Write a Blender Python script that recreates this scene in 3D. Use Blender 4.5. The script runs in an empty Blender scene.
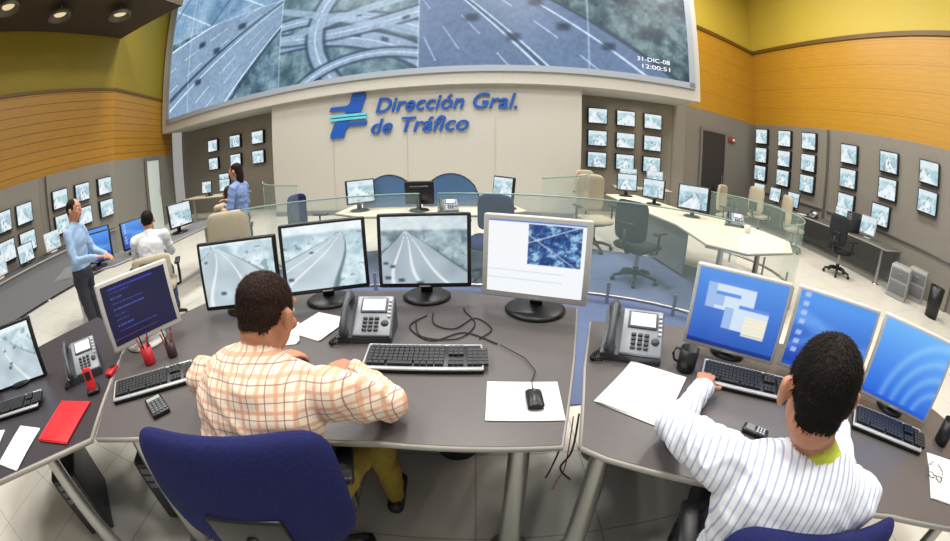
import bpy, bmesh, math, random
import numpy as np
from mathutils import Vector, Matrix, noise
random.seed(4)
SC=bpy.context.scene
rad=math.radians
# ------------------------------------------------------------------ materials
def lin(c):
    return tuple(((x/255.)/12.92 if x/255.<=0.04045 else ((x/255.+0.055)/1.055)**2.4) for x in c)
MATS={}
def mat(name,col,rough=0.5,metal=0.0,emit=0,alpha=1,noise_amt=0.0,nscale=8,bump=0.0,spec=0.5):
    if name in MATS: return MATS[name]
    m=bpy.data.materials.new(name);m.use_nodes=True;nt=m.node_tree;b=nt.nodes['Principled BSDF']
    c=lin(col)+(1,)
    b.inputs['Base Color'].default_value=c;b.inputs['Roughness'].default_value=rough;b.inputs['Metallic'].default_value=metal
    b.inputs['Specular IOR Level'].default_value=spec
    if emit: b.inputs['Emission Color'].default_value=c;b.inputs['Emission Strength'].default_value=emit
    if alpha<1: b.inputs['Alpha'].default_value=alpha
    if noise_amt or bump:
        tc=nt.nodes.new('ShaderNodeTexCoord');n=nt.nodes.new('ShaderNodeTexNoise');n.inputs['Scale'].default_value=nscale;n.inputs['Detail'].default_value=4
        nt.links.new(tc.outputs['Object'],n.inputs['Vector'])
        if noise_amt:
            mx=nt.nodes.new('ShaderNodeMix');mx.data_type='RGBA'
            nt.links.new(n.outputs['Fac'],mx.inputs['Factor'])
            mx.inputs['A'].default_value=tuple(max(0,x*(1-noise_amt)) for x in c[:3])+(1,)
            mx.inputs['B'].default_value=tuple(min(1,x*(1+noise_amt)) for x in c[:3])+(1,)
            nt.links.new(mx.outputs['Result'],b.inputs['Base Color'])
        if bump:
            bp=nt.nodes.new('ShaderNodeBump');bp.inputs['Strength'].default_value=bump;bp.inputs['Distance'].default_value=0.02
            nt.links.new(n.outputs['Fac'],bp.inputs['Height']);nt.links.new(bp.outputs['Normal'],b.inputs['Normal'])
    MATS[name]=m;return m
def stripes(name,base,lines,rough=0.6,nz=0.12,nscale=3,bump=0.0,stretch=(1,1,1),mixf=1.0):
    if name in MATS: return MATS[name]
    m=bpy.data.materials.new(name);m.use_nodes=True;nt=m.node_tree;b=nt.nodes['Principled BSDF'];L=nt.links
    b.inputs['Roughness'].default_value=rough
    tc=nt.nodes.new('ShaderNodeTexCoord')
    mp=nt.nodes.new('ShaderNodeMapping');mp.inputs['Scale'].default_value=stretch;L.new(tc.outputs['Object'],mp.inputs['Vector'])
    n=nt.nodes.new('ShaderNodeTexNoise');n.inputs['Scale'].default_value=nscale;n.inputs['Detail'].default_value=5;L.new(mp.outputs['Vector'],n.inputs['Vector'])
    c=lin(base)
    mx=nt.nodes.new('ShaderNodeMix');mx.data_type='RGBA';L.new(n.outputs['Fac'],mx.inputs['Factor'])
    mx.inputs['A'].default_value=tuple(x*(1-nz) for x in c)+(1,);mx.inputs['B'].default_value=tuple(min(1,x*(1+nz)) for x in c)+(1,)
    cur=mx.outputs['Result']
    for ax,per,w,col,ph in lines:
        d=nt.nodes.new('ShaderNodeVectorMath');d.operation='DOT_PRODUCT';d.inputs[1].default_value=ax;L.new(tc.outputs['Object'],d.inputs[0])
        a=nt.nodes.new('ShaderNodeMath');a.operation='MULTIPLY_ADD';a.inputs[1].default_value=1/per;a.inputs[2].default_value=ph;L.new(d.outputs['Value'],a.inputs[0])
        f=nt.nodes.new('ShaderNodeMath');f.operation='FRACT';L.new(a.outputs[0],f.inputs[0])
        l=nt.nodes.new('ShaderNodeMath');l.operation='LESS_THAN';l.inputs[1].default_value=w;L.new(f.outputs[0],l.inputs[0])
        k=nt.nodes.new('ShaderNodeMath');k.operation='MULTIPLY';k.inputs[1].default_value=mixf;L.new(l.outputs[0],k.inputs[0])
        q=nt.nodes.new('ShaderNodeMix');q.data_type='RGBA';L.new(k.outputs[0],q.inputs['Factor']);L.new(cur,q.inputs['A']);q.inputs['B'].default_value=lin(col)+(1,)
        cur=q.outputs['Result']
    L.new(cur,b.inputs['Base Color'])
    if bump:
        bp=nt.nodes.new('ShaderNodeBump');bp.inputs['Strength'].default_value=bump;bp.inputs['Distance'].default_value=0.02
        L.new(n.outputs['Fac'],bp.inputs['Height']);L.new(bp.outputs['Normal'],b.inputs['Normal'])
    MATS[name]=m;return m
def screen_mat():
    m=bpy.data.materials.new('screen_glow');m.use_nodes=True;nt=m.node_tree;b=nt.nodes['Principled BSDF']
    a=nt.nodes.new('ShaderNodeAttribute');a.attribute_name='Col'
    b.inputs['Base Color'].default_value=(0.01,0.01,0.01,1);b.inputs['Roughness'].default_value=0.35
    nt.links.new(a.outputs['Color'],b.inputs['Emission Color']);b.inputs['Emission Strength'].default_value=1.05
    return m
SCR=screen_mat()
BLACK=mat('black_plastic',(22,22,25),0.4);DARK=mat('dark_plastic',(48,48,52),0.45);KEYM=mat('key_plastic',(34,35,40),0.5)
SILVER=mat('silver_plastic',(176,178,180),0.35,0.2);WHITEP=mat('white_plastic',(200,200,196),0.4);CHROME=mat('brushed_steel',(170,170,168),0.3,0.8)
GREYP=mat('grey_plastic',(110,112,116),0.4);PAPER=mat('paper',(238,238,236),0.8);RED=mat('red_card',(205,30,40),0.5)
LCD=mat('phone_lcd',(190,205,225),0.3,emit=0.5);RUBBER=mat('rubber',(18,18,18),0.7)
BLUEF=mat('navy_fabric',(34,38,88),0.9,noise_amt=0.3,nscale=90,bump=0.15,spec=.2);BLACKF=mat('black_fabric',(30,30,36),0.9)
BEIGEF=mat('beige_fabric',(172,162,140),0.85,noise_amt=0.1,nscale=30)
DESK=mat('desk_laminate',(90,85,85),0.38,noise_amt=0.10,nscale=70);DESKE=mat('desk_edging',(158,154,148),0.4)
CREAM=mat('cream_laminate',(232,222,196),0.4);GLASS=mat('partition_glass',(190,215,205),0.06,alpha=0.25)
GLASSE=mat('glass_edge',(150,185,175),0.2,alpha=0.7)
TAUPE=mat('taupe_panel',(130,125,116),0.7,noise_amt=0.05);WALLW=mat('pale_grey_paint',(184,181,172),0.6,noise_amt=0.03)
SKIN=mat('skin',(190,132,102),0.5,noise_amt=0.10,nscale=20);HAIR=mat('dark_hair',(24,18,16),0.75,noise_amt=0.6,nscale=120,spec=.2)
BROWNH=mat('brown_hair',(50,34,26),0.75,noise_amt=0.6,nscale=120,spec=.2);SHOE=mat('shoe_leather',(30,26,24),0.4)
EYEW=mat('eye_white',(235,235,232),0.3);EYED=mat('eye_iris',(40,28,20),0.3);LIP=mat('lips',(170,95,88),0.5)
# ------------------------------------------------------------------ mesh builder
class MB:
    def __init__(s): s.v=[];s.f=[];s.fm=[];s.sm=[];s.c={};s.mats=[];s.M=Matrix.Identity(4)
    def mi(s,m):
        if m not in s.mats: s.mats.append(m)
        return s.mats.index(m)
    def add(s,vs,fs,m,smooth=False,M=None,cols=None):
        T=s.M@M if M is not None else s.M
        o=len(s.v);s.v+=[tuple(T@Vector(v)) for v in vs];k=s.mi(m)
        for f in fs: s.f.append(tuple(i+o for i in f));s.fm.append(k);s.sm.append(smooth)
        if cols is not None:
            for i,c in enumerate(cols): s.c[o+i]=c
    def box(s,c,d,m,bev=0.0,rot=None,seg=2):
        T=Matrix.Translation(c)
        if rot is not None: T=T@rot
        if bev<=0:
            x,y,z=[k/2 for k in d]
            vs=[(-x,-y,-z),(x,-y,-z),(x,y,-z),(-x,y,-z),(-x,-y,z),(x,-y,z),(x,y,z),(-x,y,z)]
            s.add(vs,[(3,2,1,0),(4,5,6,7),(0,1,5,4),(1,2,6,5),(2,3,7,6),(3,0,4,7)],m,False,T);return
        bm=bmesh.new();bmesh.ops.create_cube(bm,size=1)
        for v in bm.verts: v.co=Vector((v.co.x*d[0],v.co.y*d[1],v.co.z*d[2]))
        bmesh.ops.bevel(bm,geom=bm.edges[:],offset=min(bev,min(d)*0.49),segments=seg,affect='EDGES',profile=0.5)
        bm.verts.index_update()
        s.add([v.co.copy() for v in bm.verts],[[v.index for v in f.verts] for f in bm.faces],m,seg>1,T);bm.free()
    def cyl(s,p0,p1,r0,r1,m,n=16,smooth=True):
        p0=Vector(p0);p1=Vector(p1);d=(p1-p0);q=d.to_track_quat('Z','Y').to_matrix()
        vs=[]
        for p,r in((p0,r0),(p1,r1)):
            for i in range(n):
                a=2*math.pi*i/n;vs.append(p+q@Vector((r*math.cos(a),r*math.sin(a),0)))
        s.add(vs,[(i,(i+1)%n,n+(i+1)%n,n+i) for i in range(n)],m,smooth)
        s.add(vs,[tuple(range(n-1,-1,-1)),tuple(range(n,2*n))],m,False)
    def tube(s,pts,r,m,n=8):
        pts=[Vector(p) for p in pts];vs=[];N=len(pts)
        for i,p in enumerate(pts):
            d=(pts[min(i+1,N-1)]-pts[max(i-1,0)]).normalized();q=d.to_track_quat('Z','Y').to_matrix()
            rr=r[i] if isinstance(r,(list,tuple)) else r
            for k in range(n):
                a=2*math.pi*k/n;vs.append(p+q@Vector((rr*math.cos(a),rr*math.sin(a),0)))
        fs=[(i*n+k,i*n+(k+1)%n,(i+1)*n+(k+1)%n,(i+1)*n+k) for i in range(N-1) for k in range(n)]
        fs+=[tuple(range(n-1,-1,-1)),tuple(range((N-1)*n,N*n))]
        s.add(vs,fs,m,True)
    def prism(s,poly,z0,z1,m,ms=None):
        n=len(poly);vs=[(x,y,z0) for x,y in poly]+[(x,y,z1) for x,y in poly]
        s.add(vs,[tuple(range(n-1,-1,-1)),tuple(range(n,2*n))],m)
        s.add(vs,[(i,(i+1)%n,n+(i+1)%n,n+i) for i in range(n)],ms or m)
    def ell(s,c,r,m,rot=None,nu=16,nv=10):
        T=Matrix.Translation(c)
        if rot is not None: T=T@rot
        vs=[(0,0,-r[2])]
        for j in range(1,nv):
            t=math.pi*j/nv-math.pi/2
            for i in range(nu):
                a=2*math.pi*i/nu;vs.append((r[0]*math.cos(t)*math.cos(a),r[1]*math.cos(t)*math.sin(a),r[2]*math.sin(t)))
        vs.append((0,0,r[2]));e=len(vs)-1
        fs=[(0,1+(i+1)%nu,1+i) for i in range(nu)]
        for j in range(nv-2):
            for i in range(nu): fs.append((1+j*nu+i,1+j*nu+(i+1)%nu,1+(j+1)*nu+(i+1)%nu,1+(j+1)*nu+i))
        fs+=[(e,1+(nv-2)*nu+i,1+(nv-2)*nu+(i+1)%nu) for i in range(nu)]
        s.add(vs,fs,m,True,T)
    def lathe(s,prof,m,n=24,c=(0,0,0)):
        vs=[(c[0]+r*math.cos(2*math.pi*i/n),c[1]+r*math.sin(2*math.pi*i/n),c[2]+z) for r,z in prof for i in range(n)]
        fs=[(j*n+i,j*n+(i+1)%n,(j+1)*n+(i+1)%n,(j+1)*n+i) for j in range(len(prof)-1) for i in range(n)]
        s.add(vs,fs,m,True)
    def pad(s,fn,nu,nv,th,m,pw=6):
        vs=[];
        for sgn in(1,-1):
            for j in range(nv+1):
                for i in range(nu+1):
                    u=-1+2*i/nu;v=-1+2*j/nv;u=math.sin(u*math.pi/2);v=math.sin(v*math.pi/2)
                    p,nrm=fn(u*(1-.10*abs(v)**8),v*(1-.10*abs(u)**8))
                    t=th/2*max(0,(1-abs(u)**pw))**0.5*max(0,(1-abs(v)**pw))**0.5
                    vs.append(Vector(p)+Vector(nrm)*t*sgn)
        W=nu+1;o=W*(nv+1);fs=[]
        for j in range(nv):
            for i in range(nu):
                a=j*W+i;fs.append((a,a+1,a+W+1,a+W));fs.append((o+a+W,o+a+W+1,o+a+1,o+a))
        s.add(vs,fs,m,True)
    def screen(s,c,w,h,fn,nx=36,ny=28,rot=None,m=None):
        U,V=np.meshgrid(np.linspace(0,1,nx+1),np.linspace(0,1,ny+1));rgb=np.clip(fn(U,V),0,1)
        rgb=np.where(rgb<=0.04045,rgb/12.92,((rgb+0.055)/1.055)**2.4)
        vs=[((U[j,i]-.5)*w,0,(V[j,i]-.5)*h) for j in range(ny+1) for i in range(nx+1)]
        cols=[tuple(rgb[j,i]) for j in range(ny+1) for i in range(nx+1)]
        W=nx+1;T=Matrix.Translation(c)
        if rot is not None:T=T@rot
        s.add(vs,[(j*W+i,j*W+i+1,(j+1)*W+i+1,(j+1)*W+i) for j in range(ny) for i in range(nx)],m or SCR,False,T,cols)
    def done(s,name,M=None,fixn=True):
        me=bpy.data.meshes.new(name);me.from_pydata(s.v,[],s.f)
        for m in s.mats: me.materials.append(m)
        me.polygons.foreach_set('material_index',s.fm);me.polygons.foreach_set('use_smooth',s.sm)
        if s.c:
            a=me.color_attributes.new('Col','FLOAT_COLOR','POINT');arr=np.zeros((len(s.v),4),dtype=np.float32);arr[:,3]=1
            for i,c in s.c.items(): arr[i,:3]=c
            a.data.foreach_set('color',arr.ravel())
        elif fixn:
            bm=bmesh.new();bm.from_mesh(me);bmesh.ops.recalc_face_normals(bm,faces=bm.faces[:]);bm.to_mesh(me);bm.free()
        me.update();o=bpy.data.objects.new(name,me);SC.collection.objects.link(o)
        if M is not None:o.matrix_world=M
        return o
def TR(x,y,z=0,yaw=0,s=1): return Matrix.Translation((x,y,z))@Matrix.Rotation(yaw,4,'Z')@Matrix.Scale(s,4)
# ------------------------------------------------------------------ screen pictures (numpy, sRGB 0..1)
def nz(U,V,seed,n=12):
    r=np.random.RandomState(seed).rand(n+2,n+2);x=np.clip(U,0,.9999)*n;y=np.clip(V,0,.9999)*n
    i=x.astype(int);j=y.astype(int);fx=x-i;fy=y-j
    return (r[j,i]*(1-fx)+r[j,i+1]*fx)*(1-fy)+(r[j+1,i]*(1-fx)+r[j+1,i+1]*fx)*fy
def fbm(U,V,seed,n=8): return .4*nz(U,V,seed,n)+.3*nz(U,V,seed+1,n*2)+.2*nz(U,V,seed+2,n*4)+.1*nz(U,V,seed+3,n*8)
def C(*c): return np.array(c)/255.
def mixc(a,b,t): t=np.clip(t,0,1)[...,None];return a*(1-t)+b*t
def ln(d,w,aa): return np.clip((w-np.abs(d))/aa+.5,0,1)
def road(seed=1,vx=.3,vy=.8,a0=-.2,a1=1.1,lanes=(0,.25,.5,.8),base=(150,175,190),rd=(205,220,228),veg=(95,120,125),sky=(225,235,240),cars=5):
    def fn(U,V):
        n=fbm(U,V,seed,6);col=mixc(C(*veg)+0*U[...,None],C(*base)+0*U[...,None],(n-.3)*2.5)
        col=mixc(col,C(55,75,85)+0*col,(nz(U,V,seed+9,18)>.8)*.35)
        d=np.maximum(vy-V,0)+.02;a=(U-vx)/d+.35*np.sin((V+seed)*2.2)
        inr=ln(a-(a0+a1)/2,(a1-a0)/2,.06)*(V<vy)
        col=mixc(col,C(*rd)*(0.9+.15*nz(U,V,seed+5,6)[...,None]),inr)
        for l in lanes: col=mixc(col,C(250,252,253)+0*col,ln(a-l,.03,.05)*(V<vy)*.8)
        for l in (a0,a1): col=mixc(col,C(70,88,98)+0*col,ln(a-l,.04,.05)*(V<vy)*.7)
        col=mixc(col,C(*sky)+0*col,np.clip((V-vy)/.04,0,1)*(n*.4+.6))
        r=np.random.RandomState(seed)
        for _ in range(cars):
            cy=r.rand()*vy*.8;ca=r.uniform(a0+.15,a1-.15);cx=vx+(ca-.35*math.sin((cy+seed)*2.2))*(vy-cy+.02);sz=.018+.03*(vy-cy)
            col=mixc(col,C(50,62,74)+0*col,np.exp(-((U-cx)/sz)**4-((V-cy)/(sz*.7))**4)*.85)
        return col
    return fn
def feed(seed):
    r=random.Random(seed)
    return road(seed,r.uniform(.2,.8),r.uniform(.6,.85),r.uniform(-1.2,-.3),r.uniform(.4,1.3),(r.uniform(-.3,0),r.uniform(.1,.4)),
        base=(206,232,238),rd=(226,238,244),veg=(146,180,192))
def bright(seed,vx,vy,a0,a1,lanes=(0,)): return road(seed,vx,vy,a0,a1,lanes,base=(224,240,244),rd=(192,208,216),veg=(160,188,198),sky=(242,248,250))
def textscr(U,V):
    col=C(8,14,58)+0*U[...,None]
    r=np.random.RandomState(3);rows=(V*22).astype(int);L=r.rand(24)*.5+.2;on=((V*22)%1>.55)&(U>.12)&(U<.12+L[rows]*.9)&(np.sin(U*170+rows*7)>-.2)&(V>.2)&(V<.9)&(rows%2==0)
    col=mixc(col,C(90,115,215)+0*col,on*.7);col=mixc(col,C(60,60,190)+0*col,((V>.9)&(V<.94)&(U>.1)&(U<.8))*.8)
    return mixc(col,C(190,120,70)+0*col,((V<.11)&(V>.09)&(U<.7))*.4)
def whitescr(U,V):
    col=C(238,241,244)+0*U[...,None]
    i=(U>.42)&(U<.96)&(V>.42)&(V<.97);n=fbm((U-.42)/.54,(V-.42)/.55,7,8)
    pic=mixc(C(22,62,130)+0*col,C(150,195,225)+0*col,(n-.42)*4);pic=mixc(pic,C(10,30,62)+0*col,(nz(U,V,17,46)>.7)*.6)
    for k,(a,b_) in enumerate(((.5,.5),(-.8,1.35),(.15,.6))): pic=mixc(pic,C(200,222,236)+0*col,ln(V-(a*U+b_-.2*k),.008,.01)*.8)
    col=mixc(col,pic,i*1.)
    col=mixc(col,C(190,205,220)+0*col,((np.abs(V-.2)<.01)|(np.abs(V-.32)<.008))*.6*(U<.8))
    return mixc(col,C(90,130,200)+0*col,(V>.98)*1.)
def deskscr(U,V):
    col=mixc(C(38,86,180)+0*U[...,None],C(84,146,226)+0*U[...,None],V)
    for x0,x1,y0,y1 in((.12,.66,.5,.88),(.34,.84,.28,.62),(.22,.5,.55,.74)):
        i=(U>x0)&(U<x1)&(V>y0)&(V<y1);col=mixc(col,C(206,222,240)+0*col,i*1.);col=mixc(col,C(90,140,225)+0*col,((U>x0)&(U<x1)&(V>y1-.05)&(V<y1))*1.)
        col=mixc(col,C(120,160,220)+0*col,((U>x0)&(U<x0+.1)&(V>y0)&(V<y1-.05))*.6)
    i=(U>.58)&(U<.84)&(V>.22)&(V<.5);col=mixc(col,C(238,232,205)+0*col,i*(.7+.3*(np.sin(V*120)>0)))
    return mixc(col,C(20,50,130)+0*col,(V<.05)*1.)
def bluescr(U,V):
    col=mixc(C(20,60,165)+0*U[...,None],C(80,148,232)+0*U[...,None],V*1.1)
    for k in range(4): col=mixc(col,C(120,180,245)+0*col,np.exp(-((V-(.25+.14*k+.25*np.sin(U*2.5+k)))/.06)**2)*.35)
    i=(U>.05)&(U<.13)&(((V*8)%1)>.5);col=mixc(col,C(190,205,235)+0*col,i*(V>.2)*.8)
    return mixc(col,C(25,80,200)+0*col,(V<.05)*1.)
def swirl(U,V):
    col=mixc(C(35,100,212)+0*U[...,None],C(110,180,245)+0*U[...,None],V)
    for k in range(4):
        d=np.hypot((U-1.05)*1.2,V-.0)-(.35+.2*k);col=mixc(col,C(170,215,250)+0*col,np.exp(-(d/.05)**2)*.4)
    return mixc(col,C(30,90,210)+0*col,(V<.05)*1.)
# ================================================================== ROOM
WY=rad(-6.8);WM=TR(-1.24,9.0,0,WY)
def W(s,y=0): v=WM@Vector((s,y,0));return (v.x,v.y)
floorm=stripes('floor_tile',(212,209,199),[((1,0,0),.6,.012,(165,163,155),0),((0,1,0),.6,.012,(165,163,155),.3)],0.3,0.05)
b=MB();b.prism([(-11.5,-3.0),(9.35,-3.0),(9.35,11.5),(-11.5,11.5)],-.1,0,floorm);b.done('floor')
carp=mat('blue_carpet',(88,102,136),0.9,noise_amt=0.12,nscale=50)
b=MB();b.prism([(.3+3.4*math.cos(a),4.15+2.1*math.sin(a)) for a in [2*math.pi*i/48 for i in range(48)]],0.0,0.012,carp);b.done('carpet_rug')
b=MB();b.prism([(-11.5,-3.0),(9.35,-3.0),(9.35,11.5),(-11.5,11.5)],8.2,8.3,mat('ceiling_paint',(215,212,200),0.8));b.done('ceiling')
slat=stripes('golden_slats',(170,122,36),[((0,0,1),.205,.09,(118,82,22),0)],0.45,0.22,2.5,stretch=(1,1,9))
slat2=stripes('golden_veneer',(182,134,38),[((0,0,1),.62,.02,(136,98,26),.1),((0,0,1),.155,.08,(168,122,32),.0)],0.45,0.22,2.5,stretch=(1,1,14))
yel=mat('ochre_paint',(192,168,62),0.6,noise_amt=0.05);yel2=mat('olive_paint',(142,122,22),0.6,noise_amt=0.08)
trimm=mat('bronze_trim',(100,74,18),0.5)
def wall(name,p0,p1,bands,th=.15):
    x0,y0=p0;x1,y1=p1;L=math.hypot(x1-x0,y1-y0);b=MB()
    for z0,z1,m,off in bands: b.box((L/2,th/2-off/2,(z0+z1)/2),(L,th+off,z1-z0),m)
    return b.done(name,TR(x0,y0,0,math.atan2(y1-y0,x1-x0)))
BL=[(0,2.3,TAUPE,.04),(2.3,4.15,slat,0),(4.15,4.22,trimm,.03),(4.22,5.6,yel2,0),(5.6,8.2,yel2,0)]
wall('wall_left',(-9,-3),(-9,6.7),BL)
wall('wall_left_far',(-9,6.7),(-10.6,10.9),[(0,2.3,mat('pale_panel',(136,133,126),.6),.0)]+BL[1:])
BR=[(0,3.1,TAUPE,.02),(3.1,5.6,slat2,0),(5.6,5.72,trimm,.04),(5.72,8.2,yel,0)]
wall('wall_right',(9.2,10.7),(9.2,-3),BR)
p=W(6.3,1.35)
wall('wall_back_right',p,(9.2,10.7),BR)
b=MB();b.box((-1.45,1.43,4.1),(16.3,.15,8.2),TAUPE);b.done('wall_back',WM)
b=MB();b.box((-.25,.66,1.52),(7.7,1.30,3.04),WALLW);b.box((-.25,.0,.06),(7.72,.03,.12),GREYP)
for sx in(-2.2,-.3,1.7): b.box((sx,-.001,1.52),(.005,.005,3.0),mat('panel_joint',(172,168,158),.7))
b.done('wall_front',WM)
# video wall
def vwall(U,V):
    s=-8.5+U*14.65;z=3.42+V*4.63
    n=fbm(U*1.0,V*.32,11,40);n2=fbm(U,V*.32,31,14);hf=nz(U,V*.32,77,260)
    base=mixc(C(44,64,74)+0*U[...,None],C(122,144,148)+0*U[...,None],(n-.3)*2.3)
    d=np.hypot(s+1.4,z-7.6);th=np.degrees(np.arctan2(z-7.6,s+1.4))
    c=mixc(C(78,96,114)+0*base,C(134,150,164)+0*base,(n2-.3)*2.2)
    rd_=ln(th+51,21,.6);c=mixc(c,C(98,112,134)*(.92+.16*n2[...,None]),rd_*.92)
    for a,w_ in((-72,.25),(-66,.10),(-58.5,.10),(-51,.10),(-46,.22),(-44.5,.18),(-38,.10),(-33,.2)):
        dash=1.0 if w_>.15 else (np.sin(d*5)>-.1)*1.0
        c=mixc(c,C(222,232,240)+0*base,ln(th-a,w_,.25)*.9*dash)
    c=mixc(c,C(48,62,76)+0*base,ln(th+45.2,.28,.25)*.8)
    veg=np.clip((th+30)/.6,0,1);c=mixc(c,mixc(C(30,46,50)+0*base,C(118,134,126)+0*base,(n-.36)*3),veg)
    c=mixc(c,C(46,58,66)+0*base,ln(th+30,.4,.3)*.9);c=mixc(c,C(44,60,80)+0*base,ln(th+78,3.0,1.)*.6)
    for k,(cs,cz) in enumerate(((2.1,4.1),(3.2,4.4),(1.2,4.6),(4.2,4.0),(2.6,5.0))): c=mixc(c,C(30,38,50)+0*base,np.exp(-((s-cs)/.16)**4-((z-cz)/.1)**4)*.85)
    R=np.clip(s/.02,0,1);col=mixc(base,c,R)
    M=(s>-3.75)&(s<=0);c=mixc(C(58,82,84)+0*base,C(138,156,156)+0*base,(n-.3)*2.4)
    for cx,cz,rr,w in((-3.4,1.6,3.0,.20),(-3.4,1.6,3.55,.12),(-2.2,8.2,3.6,.14),(1.2,4.6,2.4,.13),(-1.0,2.2,1.7,.09)):
        dd=np.hypot((s-cx)*.62,z-cz)-rr;c=mixc(c,C(44,58,70)+0*base,ln(dd,w+.06,.05)*.8);c=mixc(c,C(144,158,172)+0*base,ln(dd,w,.04));c=mixc(c,C(230,238,242)+0*base,ln(dd,.012,.03)*.7)
        for q in range(3): c=mixc(c,C(36,44,54)+0*base,np.exp(-((s-cx-1.2-.7*q)/.1)**4)*ln(dd-w*.4,.05,.04)*.8)
    for a in(.18,-.35): 
        dd=z-(5.0+a*(s+2));c=mixc(c,C(156,172,184)+0*base,ln(dd,.1,.05)*.8)
    col=mixc(col,c,M*1.)
    Lf=s<=-3.75;th2=np.degrees(np.arctan2(z-6.6,-(s+2.2)));d2=np.hypot(s+2.2,z-6.6);c=mixc(C(52,74,82)+0*base,C(138,158,162)+0*base,(n-.3)*2.4)
    c=mixc(c,C(136,152,168)*(.9+.2*n2[...,None]),ln(th2+25,17,.6)*.92)
    for a,w_ in((-8,.35),(-14,.13),(-20,.13),(-25,.25),(-31,.13),(-36,.13),(-42,.35)):c=mixc(c,C(236,242,246)+0*base,ln(th2-a,w_,.3)*.8*((np.sin(d2*5)>-.3) if w_<.2 else 1.))
    c=mixc(c,C(44,58,70)+0*base,np.maximum(ln(th2+22.5,.6,.4),ln(th2+43.8,.7,.4))*.8)
    for cs,cz in((-6.2,5.1),(-7.0,4.3),(-5.2,5.6),(-6.9,5.5)): c=mixc(c,C(32,40,52)+0*base,np.exp(-((s-cs)/.16)**4-((z-cz)/.1)**4)*.85)
    col=mixc(col,c,Lf*1.)
    up=np.clip((z-6.0)/.03,0,1);c=mixc(C(98,126,150)+0*base,C(190,206,216)+0*base,(n2-.25)*2);c=mixc(c,C(236,242,248)+0*base,ln(((s+z*1.6)%2.1)-1,.04,.06)*.8)
    c=mixc(c,C(70,92,112)+0*base,ln(((s*1.1-z*1.2)%3.1)-1,.06,.06)*.7)
    col=mixc(col,c,up*(s<0)*.9)
    for q in(-7.5,-3.75,0,3.75): col=mixc(col,C(205,216,226)+0*base,ln(s-q,.02,.03)*.5)
    col=mixc(col,C(205,216,226)+0*base,ln(z-6.0,.02,.03)*.5)
    col=col*(.92+.16*hf[...,None])
    return np.clip(col*1.04+np.array([-.02,.02,.07]),0,1)
b=MB();b.box((-1.25,.56,5.6),(15.4,1.44,5.2),WALLW)
for s0,s1,z0,z1 in((-8.66,-8.5,3.3,8.15),(6.15,6.3,3.3,8.15),(-8.66,6.3,3.28,3.42)):
    b.box(((s0+s1)/2,-.185,(z0+z1)/2),(s1-s0,.05,z1-z0),mat('screen_surround',(150,158,170),.5))
b.screen((-1.175,-.18,5.735),14.65,4.63,vwall,640,210)
vw=b.done('video_wall',WM)
# lettering helper
def text_obj(body,name,w,h,m,M,shear=.28,off=.012,ext=.02):
    cu=bpy.data.curves.new(name,'FONT');cu.body=body;cu.shear=shear;cu.extrude=ext;cu.offset=off;cu.size=1
    o=bpy.data.objects.new(name,cu);SC.collection.objects.link(o);bpy.context.view_layer.update()
    me=bpy.data.meshes.new_from_object(o);bpy.data.objects.remove(o)
    xs=[v.co.x for v in me.vertices];x0,x1=min(xs),max(xs)
    for v in me.vertices: v.co=Vector(((v.co.x-x0)/(x1-x0)*w,-v.co.z,(v.co.y)*h))
    me.materials.clear();me.materials.append(m);o=bpy.data.objects.new(name,me);SC.collection.objects.link(o);o.matrix_world=M;return o
def keep_parent(ch,pa):
    bpy.context.view_layer.update();mw=ch.matrix_world.copy();ch.parent=pa;ch.matrix_parent_inverse=pa.matrix_world.inverted();ch.matrix_world=mw
SB=mat('sign_blue',(28,82,168),.4);SLB=mat('sign_light_blue',(96,196,222),.4)
sign=bpy.data.objects.new('wall_sign_lettering',None);SC.collection.objects.link(sign);sign.matrix_world=WM
t1=text_obj('Dirección Gral.','text_line_1',3.24,.50,SB,WM@Matrix.Translation((-1.06,-.03,2.45)))
t2=text_obj('de Tráfico','text_line_2',2.30,.50,SB,WM@Matrix.Translation((-1.18,-.03,1.95)))
lb=MB()
def pl(pts,m): 
    n=len(pts);lb.add([(x,-.045,z) for x,z in pts]+[(x,0,z) for x,z in pts],[tuple(range(n)),tuple(range(2*n-1,n-1,-1))]+[(i,(i+1)%n,n+(i+1)%n,n+i) for i in range(n)],m)
pl([(.46,.60),(.84,.60),(.98,.98),(.96,1.06),(.62,1.06),(.56,.84),(.48,.78),(.04,.78),(.0,.68),(.38,.68)],SB)
pl([(.02,.515),(.98,.515),(.98,.57),(.02,.57)],SLB)
pl([(.02,.43),(.98,.43),(.98,.485),(.02,.485)],SLB)
pl([(.02,.0),(.38,.0),(.44,.20),(.52,.27),(.98,.27),(1.0,.37),(.56,.37),(.52,.40),(.16,.40),(.02,.10)],SB)
t3=lb.done('logo_mark',WM@Matrix.Translation((-2.28,-.005,1.91)))
for t in(t1,t2,t3): keep_parent(t,sign)
glow=mat('caption_white',(215,222,230),.5,emit=.3)
for k,(tx,wd) in enumerate((('31-DIC-08',.80),('12:00:51',.68))): keep_parent(text_obj(tx,'caption_%d'%(k+1),wd,.14,glow,WM@Matrix.Translation((4.85+.12*k,-.20,3.76-.17*k)),0,0,.002),vw)
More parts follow.
